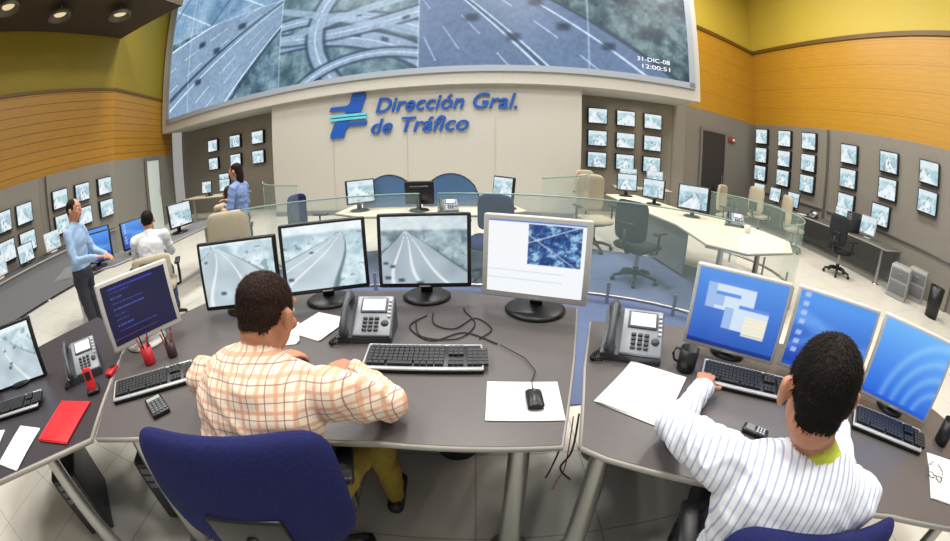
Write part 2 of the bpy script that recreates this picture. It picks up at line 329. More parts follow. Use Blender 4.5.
# left soffit + downlights
b=MB();b.box((-7.72,2.0,5.75),(2.46,9.4,.3),mat('soffit_brown',(60,50,36),.7));b.done('soffit')
for i,(x,y) in enumerate(((-7.2,5.2),(-7.6,3.6),(-7.4,2.0))):
    b=MB();b.lathe([(0.0,.0),(.05,0),(.28,-.12),(.30,-.2),(.26,-.2),(.22,-.12),(0,-.1)],mat('lamp_metal',(90,85,75),.4),c=(0,0,0));b.cyl((0,0,-.11),(0,0,-.12),.16,.16,mat('lamp_glow',(225,205,165),emit=.7));b.cyl((0,0,0),(0,0,.08),.03,.03,CHROME);b.done('ceiling_lamp',TR(x,y,5.515))
# monitor banks
def wmon(b,M,w,h,seed):
    b.M=M;b.box((0,.0,0),(w,.10,h),BLACK,.012);b.screen((0,-.056,0),w*.90,h*.88,feed(seed),14,10);b.M=Matrix.Identity(4)
def bank(name,items):
    b=MB();
    for k,(M,w,h) in enumerate(items): wmon(b,M,w,h,k*7+3)
    return b.done(name)
bank('wall_monitor_bank',[(WM@Matrix.Translation((s,1.29,z)),.5,.42) for s in(-7.7,-6.6,-5.6) for z in(2.3,1.68)]+[(WM@Matrix.Translation((-7.2,1.29,1.1)),.5,.42)])
bank('wall_monitor_bank',[(WM@Matrix.Translation((s,1.29,z)),.52,.42) for s in(4.2,4.95,5.7) for z in(2.48,1.9,1.34)])
def rw(y,z): return Matrix.Translation((8.96,y,z))@Matrix.Rotation(rad(-90),4,'Z')
def lw(y,z): return Matrix.Translation((-8.79,y,z))@Matrix.Rotation(rad(90),4,'Z')
for name,y0,y1 in(('panel_right',7.1,10.4),('panel_right',2.4,6.9)):
    b=MB();b.box((9.1,(y0+y1)/2,1.55),(.15,y1-y0,3.1),TAUPE,.01,seg=1);b.box((9.0,(y0+y1)/2,.95),(.04,y1-y0,.04),CHROME);b.done(name)
bank('wall_monitor_bank',[(rw(y,z),.62,.5) for y in(10.0,8.85,7.75) for z in(2.7,2.1,1.52)])
bank('wall_monitor_bank',[(rw(y,z),.62,.5) for y in(6.15,4.75,3.45) for z in(2.52,1.92)])
bank('wall_monitor_bank',[(rw(y,1.3),.62,.5) for y in(6.15,4.9)])
for y0,y1 in((1.0,3.95),(4.2,6.6)):
    b=MB();b.box((-8.90,(y0+y1)/2,1.15),(.11,y1-y0,2.3),TAUPE,.01,seg=1);b.done('panel_left')
bank('wall_monitor_bank',[(lw(y,z),.5,.42) for y in(6.1,5.3,4.55) for z in(1.72,1.18)])
bank('wall_monitor_bank',[(lw(y,z),.5,.42) for y in(3.4,2.75,2.1) for z in(1.68,1.12)])
# doors
def door(name,M,leaf,w=.95,h=2.15):
    b=MB();fr=mat('door_frame',(120,116,110),.5)
    for x in(-w/2-.04,w/2+.04): b.box((x,0,h/2),(.08,.06,h),fr)
    b.box((0,0,h+.04),(w+.16,.06,.08),fr);b.box((0,0,h/2),(w,.03,h),leaf);b.cyl((w/2-.1,-.04,1.0),(w/2-.1,-.04,1.25),.012,.012,CHROME);b.done(name,M)
ang=math.atan2(10.9-6.7,-10.6+9)
door('door_1',TR(-9.85+.0,9.0,0,ang)@Matrix.Translation((0,-.05,0)),mat('door_glass_lit',(205,215,212),.2,emit=.2))
p=W(6.3,1.35);aa=math.atan2(10.7-p[1],9.2-p[0]);dx=math.cos(aa);dy=math.sin(aa)
door('door_2',TR(p[0]+dx*1.75+dy*.07,p[1]+dy*1.75-dx*.07,0,aa),mat('dark_door',(52,46,42),.5),1.1,2.5)
b=MB();b.box((0,0,0),(.34,.04,.16),mat('exit_sign_red',(150,60,40),.5),.01);b.box((.08,-.022,0),(.1,.01,.08),PAPER);b.done('exit_sign',TR(p[0]+dx*2.7+dy*.06,p[1]+dy*2.7-dx*.06,2.4,aa))
# ================================================================== generic objects
def monitor(name,L,R,ztop,h=None,frame=BLACK,fn=None,zdesk=.78,tilt=6,border=.022,nx=44,ny=34,stand=None,br=.135):
    w=math.hypot(R[0]-L[0],R[1]-L[1]);yaw=math.atan2(R[1]-L[1],R[0]-L[0]);h=h or w*.8;stand=stand or frame
    b=MB();hc=ztop-zdesk-h/2;R_=Matrix.Rotation(rad(-tilt),4,'X');b.M=Matrix.Translation((0,0,hc))@R_
    b.box((0,.015,0),(w,.04,h),frame,.01);b.box((0,.05,0),(w*.7,.05,h*.65),stand,.02)
    b.screen((0,-.0075,.004),w-2*border,h-2*border,fn,nx,ny);b.box((0,-.007,-h/2+border*.45),(w*.12,.004,.006),SILVER)
    b.M=Matrix.Identity(4)
    b.box((0,.09,(hc)/2),(.07,.03,hc),stand,.01)
    b.lathe([(0,.0),(br,.0),(br+.005,.008),(br-.015,.02),(.03,.03),(0,.03)],stand,c=(0,.075,0),n=28)
    return b.done(name,TR((L[0]+R[0])/2,(L[1]+R[1])/2,zdesk,yaw))
def keyboard(name,x,y,z,yaw,w=.47,d=.175,base=BLACK,rim=SILVER):
    b=MB();R_=Matrix.Rotation(rad(4),4,'X');b.M=R_
    b.box((0,0,.014),(w,d,.02),base,.006);b.box((0,-d/2+.012,.019),(w*.99,.022,.016),rim,.005);b.box((0,d/2-.008,.019),(w*.99,.014,.014),rim,.005)
    for k in(-1,1): b.box((k*(w/2-.006),0,.019),(.01,d*.95,.014),rim,.004)
    kw=w*.64/15;kh=(d-.05)/6
    for r in range(6):
        yy=d/2-.024-kh*(r+.5)+.003
        if r==5: xs=[(0,1.3),(1.3,1.2),(2.5,1.2),(3.7,5.6),(9.3,1.2),(10.5,1.2),(11.7,1.4),(13.1,1.9)]
        else: xs=[(i,1) for i in range(15)]
        for x0,ww in xs: b.box((-w/2+.02+(x0+ww/2)*kw,yy,.028),(kw*ww*.86,kh*.84,.012),KEYM)
        for i in range(3):
            if r!=3: b.box((-w/2+.035+15*kw+(i+.5)*kw,yy,.028),(kw*.86,kh*.84,.012),KEYM)
        for i in range(4):
            if r>0: b.box((-w/2+.05+18*kw+(i+.5)*kw,yy,.028),(kw*.86,kh*.84,.012),KEYM)
    return b.done(name,TR(x,y,z,yaw))
def phone(name,x,y,z,yaw,s=1.0):
    b=MB();g=mat('phone_grey',(62,66,74),.4);g2=mat('phone_silver',(136,142,152),.35)
    vs=[(-.13,-.1,0),(.13,-.1,0),(.13,.1,0),(-.13,.1,0),(-.13,-.1,.03),(.13,-.1,.03),(.13,.1,.15),(-.13,.1,.15)]
    b.add(vs,[(3,2,1,0),(4,5,6,7),(0,1,5,4),(1,2,6,5),(2,3,7,6),(3,0,4,7)],g)
    t=math.atan2(.12,.2);b.M=Matrix.Translation((0,0,.09))@Matrix.Rotation(t,4,'X')
    b.box((.035,.0,.006),(.18,.225,.016),g2,.006);b.box((.035,.055,.016),(.13,.085,.008),g,.003);b.box((.035,.055,.022),(.11,.066,.003),LCD)
    for i in range(3):
        for j in range(4): b.box((.0+i*.028,-.02-j*.021,.018),(.021,.014,.009),DARK,.003)
    for j in range(5): b.box((.112,.08-j*.022,.018),(.014,.012,.008),WHITEP,.002)
    b.ell((.095,-.045,.016),(.018,.018,.008),DARK)
    pts=[(-.095,-.125+.025*i,.028+.032*math.sin(math.pi*i/10)) for i in range(11)]
    b.tube(pts,[.014,.02,.019,.016,.015,.015,.015,.016,.019,.02,.014],g,10)
    b.ell((-.095,-.1,.026),(.026,.03,.02),g);b.ell((-.095,.1,.026),(.026,.03,.02),g)
    b.M=Matrix.Identity(4)
    pts=[]
    for i in range(120):
        u=i/119;ax=-.11-.05*math.sin(u*math.pi);ay=-.12-.06*math.sin(u*math.pi)+.12*u;a=i*.75
        pts.append((ax+.007*math.cos(a),ay,.012+.007*math.sin(a)))
    b.tube(pts,.0028,RUBBER,5)
    return b.done(name,TR(x,y,z,yaw,s))
def office_chair(name,x,y,yaw,fab,s=1.0,bw=.5,bz0=.56,bz1=1.02,arms=True,frame=BLACK,seatz=.47,by=-.25):
    b=MB()
    b.pad(lambda u,v:((u*.26*(1-.04*v),v*.25,seatz+.015*abs(u)**3-.02*max(0,v)**4),(0,0,1)),14,14,.1,fab,8)
    def bk(u,v):
        z=(bz0+bz1)/2+v*(bz1-bz0)/2-.012*abs(u)**3*(v>0)*abs(v)
        return ((u*bw/2*(1-.05*v*v),by+.07*abs(u)**2.2-.02*math.cos(v*1.5),z),(0,1,0))
    b.pad(bk,24,20,.085,fab,10)
    b.tube([(0,-.1,seatz-.06),(0,by+.0,seatz-.05),(0,by-.06,seatz+.04),(0,by-.065,bz0+.15)],.022,frame,8)
    b.box((0,by-.055,bz0+.14),(.26,.03,.2),frame,.012)
    b.box((0,0,seatz-.07),(.26,.26,.03),frame,.01)
    b.cyl((0,0,.1),(0,0,seatz-.06),.03,.025,CHROME);b.cyl((0,0,.09),(0,0,.2),.045,.04,frame)
    for k in range(5):
        a=2*math.pi*k/5+.3;c,q=math.cos(a),math.sin(a)
        b.tube([(0,0,.12),(c*.15,q*.15,.115),(c*.3,q*.3,.075)],[.03,.026,.018],frame,8)
        b.cyl((c*.3-q*.025,q*.3+c*.025,.03),(c*.3+q*.025,q*.3-c*.025,.03),.03,.03,RUBBER,12)
    if arms:
        for k in(-1,1):
            b.tube([(k*.2,0,seatz-.06),(k*.3,0,seatz-.03),(k*.31,0,seatz+.1),(k*.31,0,seatz+.2)],.018,frame,8);b.box((k*.31,.02,seatz+.22),(.07,.26,.035),frame,.015)
    return b.done(name,TR(x,y,0,yaw,s))
def sheet(name,x,y,z,w,d,yaw,m=PAPER,n=1,lines=True):
    b=MB()
    for i in range(n): b.box((.004*i,.003*i,.0015+.003*i),(w,d,.002),m,rot=Matrix.Rotation(.03*i,4,'Z'))
    if lines:
        for j in range(9): b.box((-.02+.01*(j%2),d*.38-j*d*.075,.003*n+.001),(w*.7,.0022,.0006),mat('print_ink',(192,194,200),.8))
    return b.done(name,TR(x,y,z,yaw))
def tower(name,x,y,z,yaw,m=SILVER):
    b=MB();b.box((0,0,.22),(.2,.45,.43),m,.01);b.box((0,-.228,.22),(.19,.01,.41),DARK,.004)
    for k in range(3): b.box((0,-.235,.38-k*.05),(.15,.006,.035),GREYP,.003)
    b.cyl((0,-.23,.12),(0,-.24,.12),.015,.015,LCD)
    for k in(-1,1): b.box((k*.08,0,.0),(.02,.4,.02),BLACK)
    return b.done(name,TR(x,y,z+.01,yaw))
# ================================================================== FOREGROUND DESKS
Z=.78
def desk(name,poly,legs,z=Z,m=DESK,e=DESKE,skirt=None):
    b=MB();b.prism(poly,z-.03,z,m,e)
    n=len(poly)
    b.tube([(x,y,z-.014) for x,y in poly]+[(poly[0][0],poly[0][1],z-.014)],.0115,e,8)
    for x,y in legs:
        b.cyl((x,y,.02),(x,y,z-.03),.05,.036,CHROME,20);b.lathe([(0,0),(.09,0),(.09,.012),(.05,.03),(0,.03)],CHROME,c=(x,y,0))
    if skirt:
        for (x0,y0),(x1,y1) in zip(skirt[:-1],skirt[1:]):
            L=math.hypot(x1-x0,y1-y0);b.box(((x0+x1)/2,(y0+y1)/2,.38),(L,.02,.66),GREYP,rot=Matrix.Rotation(math.atan2(y1-y0,x1-x0),4,'Z'))
    return b.done(name)
LD=[(-1.47,.57),(-1.25,.67),(-.97,.78),(-.62,.87),(-.30,.905),(.27,.89),(.42,1.42),(.56,1.95),(-.1,2.22),(-1.05,2.2),(-1.75,1.95),(-2.0,1.35)]
desk('operator_desk',LD,[(.15,.97),(-1.34,.72),(.3,1.8),(-1.6,1.7)],skirt=[(.4,1.85),(-.1,2.1),(-1.05,2.08),(-1.65,1.85)])
RD=[(.335,.88),(.40,.82),(.67,.645),(.98,.43),(1.34,.14),(1.75,-.28),(2.35,.05),(2.25,.65),(1.85,1.2),(1.4,1.55),(.95,1.72),(.60,1.78),(.46,1.35)]
desk('operator_desk',RD,[(.42,.90),(1.65,-.1),(.7,1.6),(2.0,.7)],skirt=[(.62,1.68),(.95,1.62),(1.4,1.45),(1.8,1.12),(2.15,.6)])
WD=[(-1.50,.55),(-2.03,1.35),(-2.7,1.55),(-3.1,.6),(-2.6,-.3),(-1.95,-.1)]
desk('operator_desk',WD,[(-1.72,.35),(-2.1,1.2),(-2.9,.7)],m=mat('desk_dark',(56,52,58),.4))
ZM=Z+.002
# monitors left desk
monitor('desktop_monitor',(-1.58,1.74),(-1.10,1.91),1.22,fn=bright(12,.2,.95,-.9,1.6,(.2,.9)),h=.40,nx=80,ny=62,zdesk=ZM)
monitor('desktop_monitor',(-1.06,1.88),(-.60,2.06),1.27,fn=bright(15,.75,.85,-1.7,.2,(-.6,-1.1)),h=.40,nx=80,ny=62,zdesk=ZM)
monitor('desktop_monitor',(-.53,2.03),(-.02,2.05),1.285,fn=road(9,.28,.78,-.5,1.5,(.1,.5,.9),base=(176,196,204),rd=(168,184,194),veg=(96,118,128),sky=(228,238,242)),h=.41,nx=90,ny=66,zdesk=ZM)
monitor('desktop_monitor',(.04,1.95),(.56,1.77),1.30,fn=whitescr,h=.43,frame=WHITEP,stand=BLACK,border=.03,nx=90,ny=70,tilt=4,br=.16,zdesk=ZM)
monitor('desktop_monitor',(-1.86,1.10),(-1.66,1.55),1.20,fn=textscr,h=.37,frame=WHITEP,border=.028,nx=90,ny=70,zdesk=ZM)
monitor('desktop_monitor',(-2.72,.42),(-2.38,.78),1.13,fn=bright(8,.4,.9,-1,1),h=.36,zdesk=ZM)
monitor('desktop_monitor',(-2.72,.02),(-2.70,.40),1.10,fn=bright(13,.4,.9,-1,1),h=.34,zdesk=ZM)
# right
monitor('desktop_monitor',(.98,1.46),(1.35,1.15),1.20,fn=deskscr,h=.385,frame=WHITEP,stand=DARK,border=.018,nx=80,ny=64,tilt=4,br=.09,zdesk=ZM)
monitor('desktop_monitor',(1.39,1.15),(1.70,.80),1.20,fn=bluescr,h=.385,frame=WHITEP,stand=DARK,border=.018,tilt=4,br=.09,zdesk=ZM)
monitor('desktop_monitor',(1.73,.79),(1.97,.37),1.20,fn=swirl,h=.385,frame=WHITEP,stand=DARK,border=.018,tilt=4,br=.09,zdesk=ZM)
keyboard('keyboard',-.215,1.40,Z+.004,rad(1),.50,.19)
keyboard('keyboard',-1.42,1.0,Z+.004,rad(42),.46,.17)
keyboard('keyboard',1.13,1.09,Z+.004,rad(-36),.42,.18)
keyboard('keyboard',1.70,.49,Z+.004,rad(-52),.46,.17)
keyboard('keyboard',-2.28,.42,Z+.004,rad(45),.44,.16)
phone('desk_phone',-.51,1.64,ZM,rad(2),1.0)
phone('desk_phone',.70,1.45,ZM,rad(-22),1.06)
phone('desk_phone',-2.02,.93,ZM,rad(55),.95)
b=MB();b.box((0,0,.0015),(.27,.235,.003),PAPER,.001)
for k in range(6): b.tube([(-.08+.03*k,.05,.004),(-.07+.03*k,.07,.004),(-.06+.03*k,.05,.004),(-.055+.03*k,.075,.004)],.0015,mat('ink_grey',(120,120,125)),4)
b.done('mouse_pad',TR(.175,1.13,ZM,rad(-3)))
def mouse(x,y,z,yaw):
    b=MB()
    b.pad(lambda u,v:((u*.031,v*.055,.014+.010*math.cos(u*1.4)*math.cos(v*1.3)),(0,0,1)),10,12,.026,BLACK,3);b.box((0,.025,.036),(.006,.02,.008),GREYP,.002);b.box((0,0,.003),(.054,.09,.005),BLACK,.001)
    b.tube([(0,.05,.012),(.005,.12,.008),(.03,.2,.004),(.0,.3,.004),(-.1,.42,.004)],.0022,RUBBER,6);b.done('computer_mouse',TR(x,y,z,yaw))
mouse(.21,1.115,ZM+.0045,rad(0))
sheet('paper_sheets',.645,1.14,ZM,.26,.35,rad(-44),n=3)
sheet('paper_sheets',-1.02,1.55,ZM,.3,.22,rad(20),n=3)
sheet('paper_sheets',-.80,1.70,ZM,.22,.26,rad(-20),n=2)
sheet('paper_sheets',-1.93,.24,ZM,.2,.3,rad(20),n=2)
sheet('paper_sheets',-2.18,.06,ZM,.2,.3,rad(35),n=2)
sheet('paper_sheets',1.80,.06,ZM,.21,.3,rad(-50),n=2)
sheet('paper_sheets',1.36,.70,ZM,.21,.3,rad(-60),n=2)
b=MB();b.box((0,0,.003),(.23,.32,.006),RED,.002);b.box((.004,0,.008),(.225,.31,.004),RED,.001);b.box((-.112,0,.006),(.01,.32,.014),RED,.004);b.done('red_folder',TR(-1.76,.55,ZM,rad(22)))
def mug(name,x,y,z,m,r=.043,h=.105,yaw=0,pens=False):
    b=MB();b.lathe([(0,0),(r*.92,0),(r,.008),(r,h),(r*.9,h),(r*.88,.01),(0,.008)],m)
    if not pens: b.tube([(r-.003,0,h*.8),(r+.025,0,h*.78),(r+.034,0,h*.5),(r+.022,0,h*.24),(r-.003,0,h*.2)],.006,m)
    else:
        for k,c in enumerate(((200,40,40),(30,60,160),(30,30,30),(210,60,40))): 
            a=k*1.5;b.cyl((.01*math.cos(a),.01*math.sin(a),.01),(.04*math.cos(a),.04*math.sin(a),h+.06),.005,.004,mat('pen_%d'%k,c,.4),8)
    b.done(name,TR(x,y,z,yaw))
mug('coffee_mug',.90,1.26,ZM,BLACK,yaw=2.2);mug('coffee_mug',2.05,.22,ZM,BLACK,.05,.11)
mug('pen_cup',-1.60,1.16,ZM,mat('red_plastic',(190,40,50),.4),.035,.09,pens=True)
mug('pen_cup',-1.50,1.26,ZM,mat('dark_cup',(60,40,50),.4),.03,.08,pens=True)
b=MB();b.box((0,0,.01),(.05,.11,.02),BLACK,.008);b.box((0,.025,.0205),(.036,.035,.002),GREYP)
for i in range(3):
    for j in range(3): b.box((-.013+i*.013,-.008-j*.013,.021),(.009,.008,.003),SILVER)
b.done('mobile_phone',TR(.985,.785,ZM,rad(40)))
b=MB();b.box((0,0,.01),(.09,.15,.02),BLACK,.006);b.box((0,.05,.021),(.07,.025,.002),mat('calc_lcd',(150,165,150)))
for i in range(4):
    for j in range(5): b.box((-.03+i*.02,.022-j*.019,.022),(.014,.012,.004),GREYP)
b.done('calculator',TR(-1.27,.86,ZM,rad(60)))
b=MB();b.box((0,0,.012),(.05,.1,.022),mat('red_phone',(200,30,40),.35),.008);b.box((0,.02,.0235),(.036,.04,.001),BLACK);b.done('mobile_phone',TR(-1.80,1.0,ZM,rad(20)))
b=MB();b.M=Matrix.Translation((0,0,.06))@Matrix.Rotation(rad(70),4,'X');b.box((0,0,.0),(.055,.12,.02),RED,.008);b.box((0,.02,.0115),(.036,.04,.001),BLACK);b.M=Matrix.Identity(4);b.box((0,.0,.01),(.08,.08,.02),BLACK,.006);b.done('phone_cradle',TR(-1.78,.82,ZM,rad(50)))
b=MB()
for k in(-1,1): b.tube([(k*.03+.022*math.cos(a),.018*math.sin(a),.004) for a in [2*math.pi*i/14 for i in range(15)]],.0018,BLACK,6);b.tube([(k*.052,0,.004),(k*.055,.06,.006),(k*.02,.10,.005)],.0018,BLACK,6)
b.tube([(-.01,0,.005),(0,.004,.007),(.01,0,.005)],.002,BLACK,6);b.done('eyeglasses',TR(1.74,.10,Z+.010,rad(-60)))
def cable(name,pts,r=.005,m=RUBBER):
    P=[Vector(p) for p in pts];out=[]
    for i in range(len(P)-1):
        a=P[max(i-1,0)];b0=P[i];c=P[i+1];d=P[min(i+2,len(P)-1)]
        for k in range(8):
            t=k/8;out.append(.5*((2*b0)+(c-a)*t+(2*a-5*b0+4*c-d)*t*t+(3*b0-a-3*c+d)*t**3))
    out.append(P[-1]);b=MB();b.tube(out,r,m,6);b.done(name)
cable('cable',[(-.22,1.88,Z+.006),(-.2,1.75,Z+.006),(-.1,1.7,Z+.006),(0,1.82,Z+.006),(.08,1.7,Z+.006),(.02,1.6,Z+.006)],.0032)
cable('cable',[(-.06,1.95,Z+.006),(-.05,1.9,Z+.006),(.0,1.75,Z+.006),(-.08,1.6,Z+.006),(-.25,1.62,Z+.006),(-.3,1.8,Z+.006)],.0032)
cable('cable',[(-.25,1.85,Z+.006),(-.32,1.72,Z+.006),(-.2,1.58,Z+.006),(-.05,1.66,Z+.006),(.1,1.55,Z+.006)],.0035)
cable('cable',[(.38,1.1,Z-.05),(.34,.98,.66),(.30,.95,.60),(.34,.93,.55)],.004)
cable('cable',[(.36,1.2,Z-.05),(.30,1.0,.68),(.27,.95,.62),(.25,.94,.56)],.0035)
cable('cable',[(.36,1.1,Z-.06),(.32,.96,.60),(.30,.95,.54),(.28,.93,.50)],.0025,mat('red_wire',(150,60,40),.5))
tower('pc_tower',-1.28,1.02,0,rad(25),mat('tower_blue',(120,145,185),.4));tower('pc_tower',-1.62,1.0,0,rad(25),DARK)
tower('pc_tower',-2.2,.55,0,rad(50),DARK)
b=MB();b.lathe([(0,0),(.12,0),(.15,.3),(.14,.3),(.11,.01),(0,.01)],DARK);b.done('waste_bin',TR(-.1,1.7,0))
office_chair('office_chair',-.735,.80,rad(15),BLUEF,1.0,bw=.67,bz0=.50,bz1=1.015,by=-.24,arms=True)
office_chair('office_chair',.875,.36,rad(-26),BLUEF,1.0,bw=.60,bz0=.52,bz1=1.005,by=-.23)
# ================================================================== PEOPLE
def human(name,J,k,m,fdir,hair=HAIR,voxel=.007,long_hair=False,collar=None,up=(0,0,1),longsleeve=True,hd=None,bulk=1.0,hk=1.0,strands=0):
    V3=lambda a:Vector(a)
    P=[]
    def cap(a,b_,r0,r1,mm,q=1): P.append(('c',V3(a),V3(b_),r0*k*q,r1*k*q,mm))
    def ell(c,r,R3,mm,q=1): P.append(('e',V3(c),tuple(x*k*q for x in r),R3,mm))
    sh,pn=m['shirt'],m['pants']
    sL,sR=V3(J['sL']),V3(J['sR']);side=(sR-sL).normalized()
    def fr(upv,sd=side):
        u=Vector(upv).normalized();s_=(sd-u*sd.dot(u)).normalized();f=u.cross(s_);return Matrix((s_,f,u)).transposed()
    pel,wai,che,nek,head=[V3(J[x]) for x in('pelvis','waist','chest','neck','head')]
    ell(pel,(.165,.125,.12),fr(wai-pel),pn)
    ell(pel.lerp(wai,.55),(.155,.118,.11),fr(wai-pel),sh,bulk)
    ell(wai,(.15,.112,.13),fr(che-pel),sh,bulk);ell(wai.lerp(che,.5),(.162,.118,.14),fr(che-wai),sh,bulk)
    ell(che,(.178,.122,.15),fr(che-wai),sh,bulk)
    top=che.lerp(nek,.75);cap(top,sL.lerp(top,.1),.075,.058,sh);cap(top,sR.lerp(top,.1),.075,.058,sh)
    nd=(head-nek).normalized()
    cap(nek-(nek-che)*.2,nek+(head-nek)*.7,.058,.054,SKIN)
    cap(nek-nd*.05*k,nek+nd*.0*k,.080,.066,sh)
    if collar: cap(nek-nd*.026*k,nek-nd*.010*k,.080,.0765,collar)
    for S in'LR':
        s0,e0,w0=V3(J['s'+S]),V3(J['e'+S]),V3(J['w'+S])
        cap(s0,e0,.062,.048,sh,bulk)
        if longsleeve: cap(e0,w0,.048*bulk,.036,sh);cap(e0.lerp(w0,.9),w0+(w0-e0).normalized()*.015*k,.038,.038,sh)
        else: cap(e0,w0,.044,.028,SKIN)
        hdv=V3(J.get('h'+S,w0-e0)).normalized();dn=V3(J.get('n'+S,(0,0,-1)));dn=(dn-hdv*dn.dot(hdv)).normalized()
        lat=hdv.cross(dn).normalized()
        inn=(side if S=='L' else -side)
        if lat.dot(inn)<0: lat=-lat
        R3=Matrix((lat,hdv,dn)).transposed()
        cap(w0,w0+hdv*.03*k,.027,.028,SKIN)
        ell(w0+hdv*.058*k,(.04,.05,.017),R3,SKIN)
        curl=J.get('curl',1.0)
        for i,(ln_,of) in enumerate(((.95,.029),(1.06,.010),(1.0,-.010),(.8,-.028))):
            q=w0+hdv*(.098-.004*abs(i-1.3))*k+lat*of*k;a=.18*curl;dd=None
            for sl,r0,r1,da in((.042,.0098,.009,.40),(.027,.009,.0083,.38),(.021,.0083,.0072,0)):
                dd=(hdv*math.cos(a)+dn*math.sin(a)+lat*of*2.2).normalized();q2=q+dd*sl*ln_*k;cap(q,q2,r0,r1,SKIN);q=q2;a+=da*curl
        q=w0+hdv*.035*k+lat*.03*k;d1=(hdv*.62+lat*.72+dn*.25).normalized();q2=q+d1*.042*k;cap(q,q2,.0135,.011,SKIN)
        d2=(hdv*.9+lat*.25+dn*.3).normalized();cap(q2,q2+d2*.032*k,.011,.009,SKIN)
        h0,k0,a0=V3(J['hip'+S]),V3(J['k'+S]),V3(J['a'+S])
        cap(h0,k0,.088,.062,pn);cap(k0,a0+V3((0,0,.02)),.06,.042,pn)
        t=V3(fdir);t.z=0;t.normalize()
        cap(a0+V3((0,0,-.035*k))-t*.03*k,a0+V3((0,0,-.045*k))+t*.15*k,.04,.032,SHOE)
    # head
    f=V3(hd or fdir).normalized();u=V3(up);u=(u-f*u.dot(f)).normalized();s_=f.cross(u);H3=Matrix((s_,f,u)).transposed();kk=k*hk
    def hp(a,b_,c): return head+(s_*a+f*b_+u*c)*kk
    def he(c,r,mm): ell(c,tuple(x*hk for x in r),H3,mm)
    he(hp(0,-.002,.02),(.076,.095,.096),SKIN);he(hp(0,.028,-.05),(.058,.066,.068),SKIN);he(hp(0,.066,-.098),(.024,.022,.018),SKIN)
    he(hp(0,-.035,-.055),(.060,.058,.05),SKIN)
    cap(hp(0,.094,.02),hp(0,.112,-.022),.009,.014,SKIN,hk);he(hp(0,.098,-.056),(.024,.012,.006),LIP);he(hp(0,.096,-.067),(.02,.011,.006),LIP)
    cap(hp(-.04,.086,.036),hp(.04,.086,.036),.011,.011,SKIN,hk)
    for q in(-1,1): he(hp(q*.088,-.006,-.014),(.012,.021,.034),SKIN);he(hp(q*.095,-.014,.0),(.008,.017,.021),SKIN);he(hp(q*.045,.075,-.03),(.018,.016,.02),SKIN)
    he(hp(0,-.014,.040),(.080,.096,.078),hair);he(hp(0,-.040,.010),(.075,.064,.064),hair);he(hp(0,-.056,-.034),(.056,.040,.034),hair)
    for q in(-1,1): he(hp(q*.070,.02,.026),(.011,.014,.03),hair)
    if long_hair: he(hp(0,-.07,-.07),(.075,.05,.15),hair)
    b=MB();
    for p in P:
        if p[0]=='c':
            b.ell(p[1],(p[3],)*3,SKIN,nu=14,nv=10);b.ell(p[2],(p[4],)*3,SKIN,nu=14,nv=10)
            if (p[2]-p[1]).length>1e-5: b.cyl(p[1],p[2],p[3],p[4],SKIN,14)
        else: b.ell(p[1],p[2],SKIN,p[3].to_4x4(),22,16)
    o=b.done(name+'_tmp');md=o.modifiers.new('r','REMESH');md.mode='VOXEL';md.voxel_size=voxel
    s2=o.modifiers.new('s','SMOOTH');s2.factor=.5;s2.iterations=3
    dg=bpy.context.evaluated_depsgraph_get();me=bpy.data.meshes.new_from_object(o.evaluated_get(dg));bpy.data.objects.remove(o)
    me.materials.clear();ml=[]
    for p in P:
        if p[-1] not in ml: ml.append(p[-1])
    for mm in ml+[EYEW,EYED]: me.materials.append(mm)
    N=len(me.polygons);cen=np.empty(N*3,dtype=np.float32);me.polygons.foreach_get('center',cen);cen=cen.reshape(-1,3)
    best=np.full(N,1e9);idx=np.zeros(N,dtype=np.int32)
    for p in P:
        if p[0]=='c':
            a=np.array(p[1]);d=np.array(p[2])-a;t=np.clip(((cen-a)@d)/max(d@d,1e-9),0,1);sd=np.linalg.norm(cen-a-t[:,None]*d,axis=1)-(p[3]*(1-t)+p[4]*t)
        else:
            q=(cen-np.array(p[1]))@np.array(p[3]);r=np.array(p[2]);k0=np.linalg.norm(q/r,axis=1);k1=np.linalg.norm(q/(r*r),axis=1);sd=k0*(k0-1)/np.maximum(k1,1e-6)
        w=sd<best;best[w]=sd[w];idx[w]=ml.index(p[-1])
    me.polygons.foreach_set('material_index',idx);me.polygons.foreach_set('use_smooth',np.ones(N,dtype=bool))
    # cloth folds
    NV=len(me.vertices);co_=np.empty(NV*3,dtype=np.float32);me.vertices.foreach_get('co',co_);co_=co_.reshape(-1,3)
    no=np.array([tuple(v.vector) for v in me.vertex_normals],dtype=np.float32)
    pno=np.array([tuple(p_.vector) for p_ in me.polygon_normals],dtype=np.float32)
    cl=np.zeros(NV,dtype=bool);cloth=set(ml.index(x) for x in(sh,pn));vl=np.empty(len(me.loops),dtype=np.int32);me.loops.foreach_get('vertex_index',vl)
    lt=np.empty(N,dtype=np.int32);me.polygons.foreach_get('loop_total',lt)
    isc=np.isin(idx,list(cloth));cl[vl[np.repeat(isc,lt)]]=True
    for i in np.nonzero(cl)[0]:
        x,y,z=map(float,co_[i])
        q=noise.noise(Vector((x*8,y*8,z*15)))+.7*noise.noise(Vector((x*15+5,y*15,z*22)))*abs(noise.noise(Vector((x*5,y*5,z*5+3))))*2
        rg=1-abs(noise.noise(Vector((x*6+y*5,y*7-z*4,z*9+x*5))))*2.2
        co_[i]+=no[i]*(.009*k*q+.013*k*max(0,rg-.5))
    me.vertices.foreach_set('co',co_.ravel())
    bm=bmesh.new();bm.from_mesh(me);ne=len(ml)
    for q in(-1,1):
        for rr,off,mi in((.0125,.083,ne),(.0065,.0915,ne+1)):
            r=bmesh.ops.create_icosphere(bm,subdivisions=2,radius=rr*kk,matrix=Matrix.Translation(hp(q*.032,off,.008)))
            for v in r['verts']:
                for fc in v.link_faces: fc.material_index=mi;fc.smooth=True
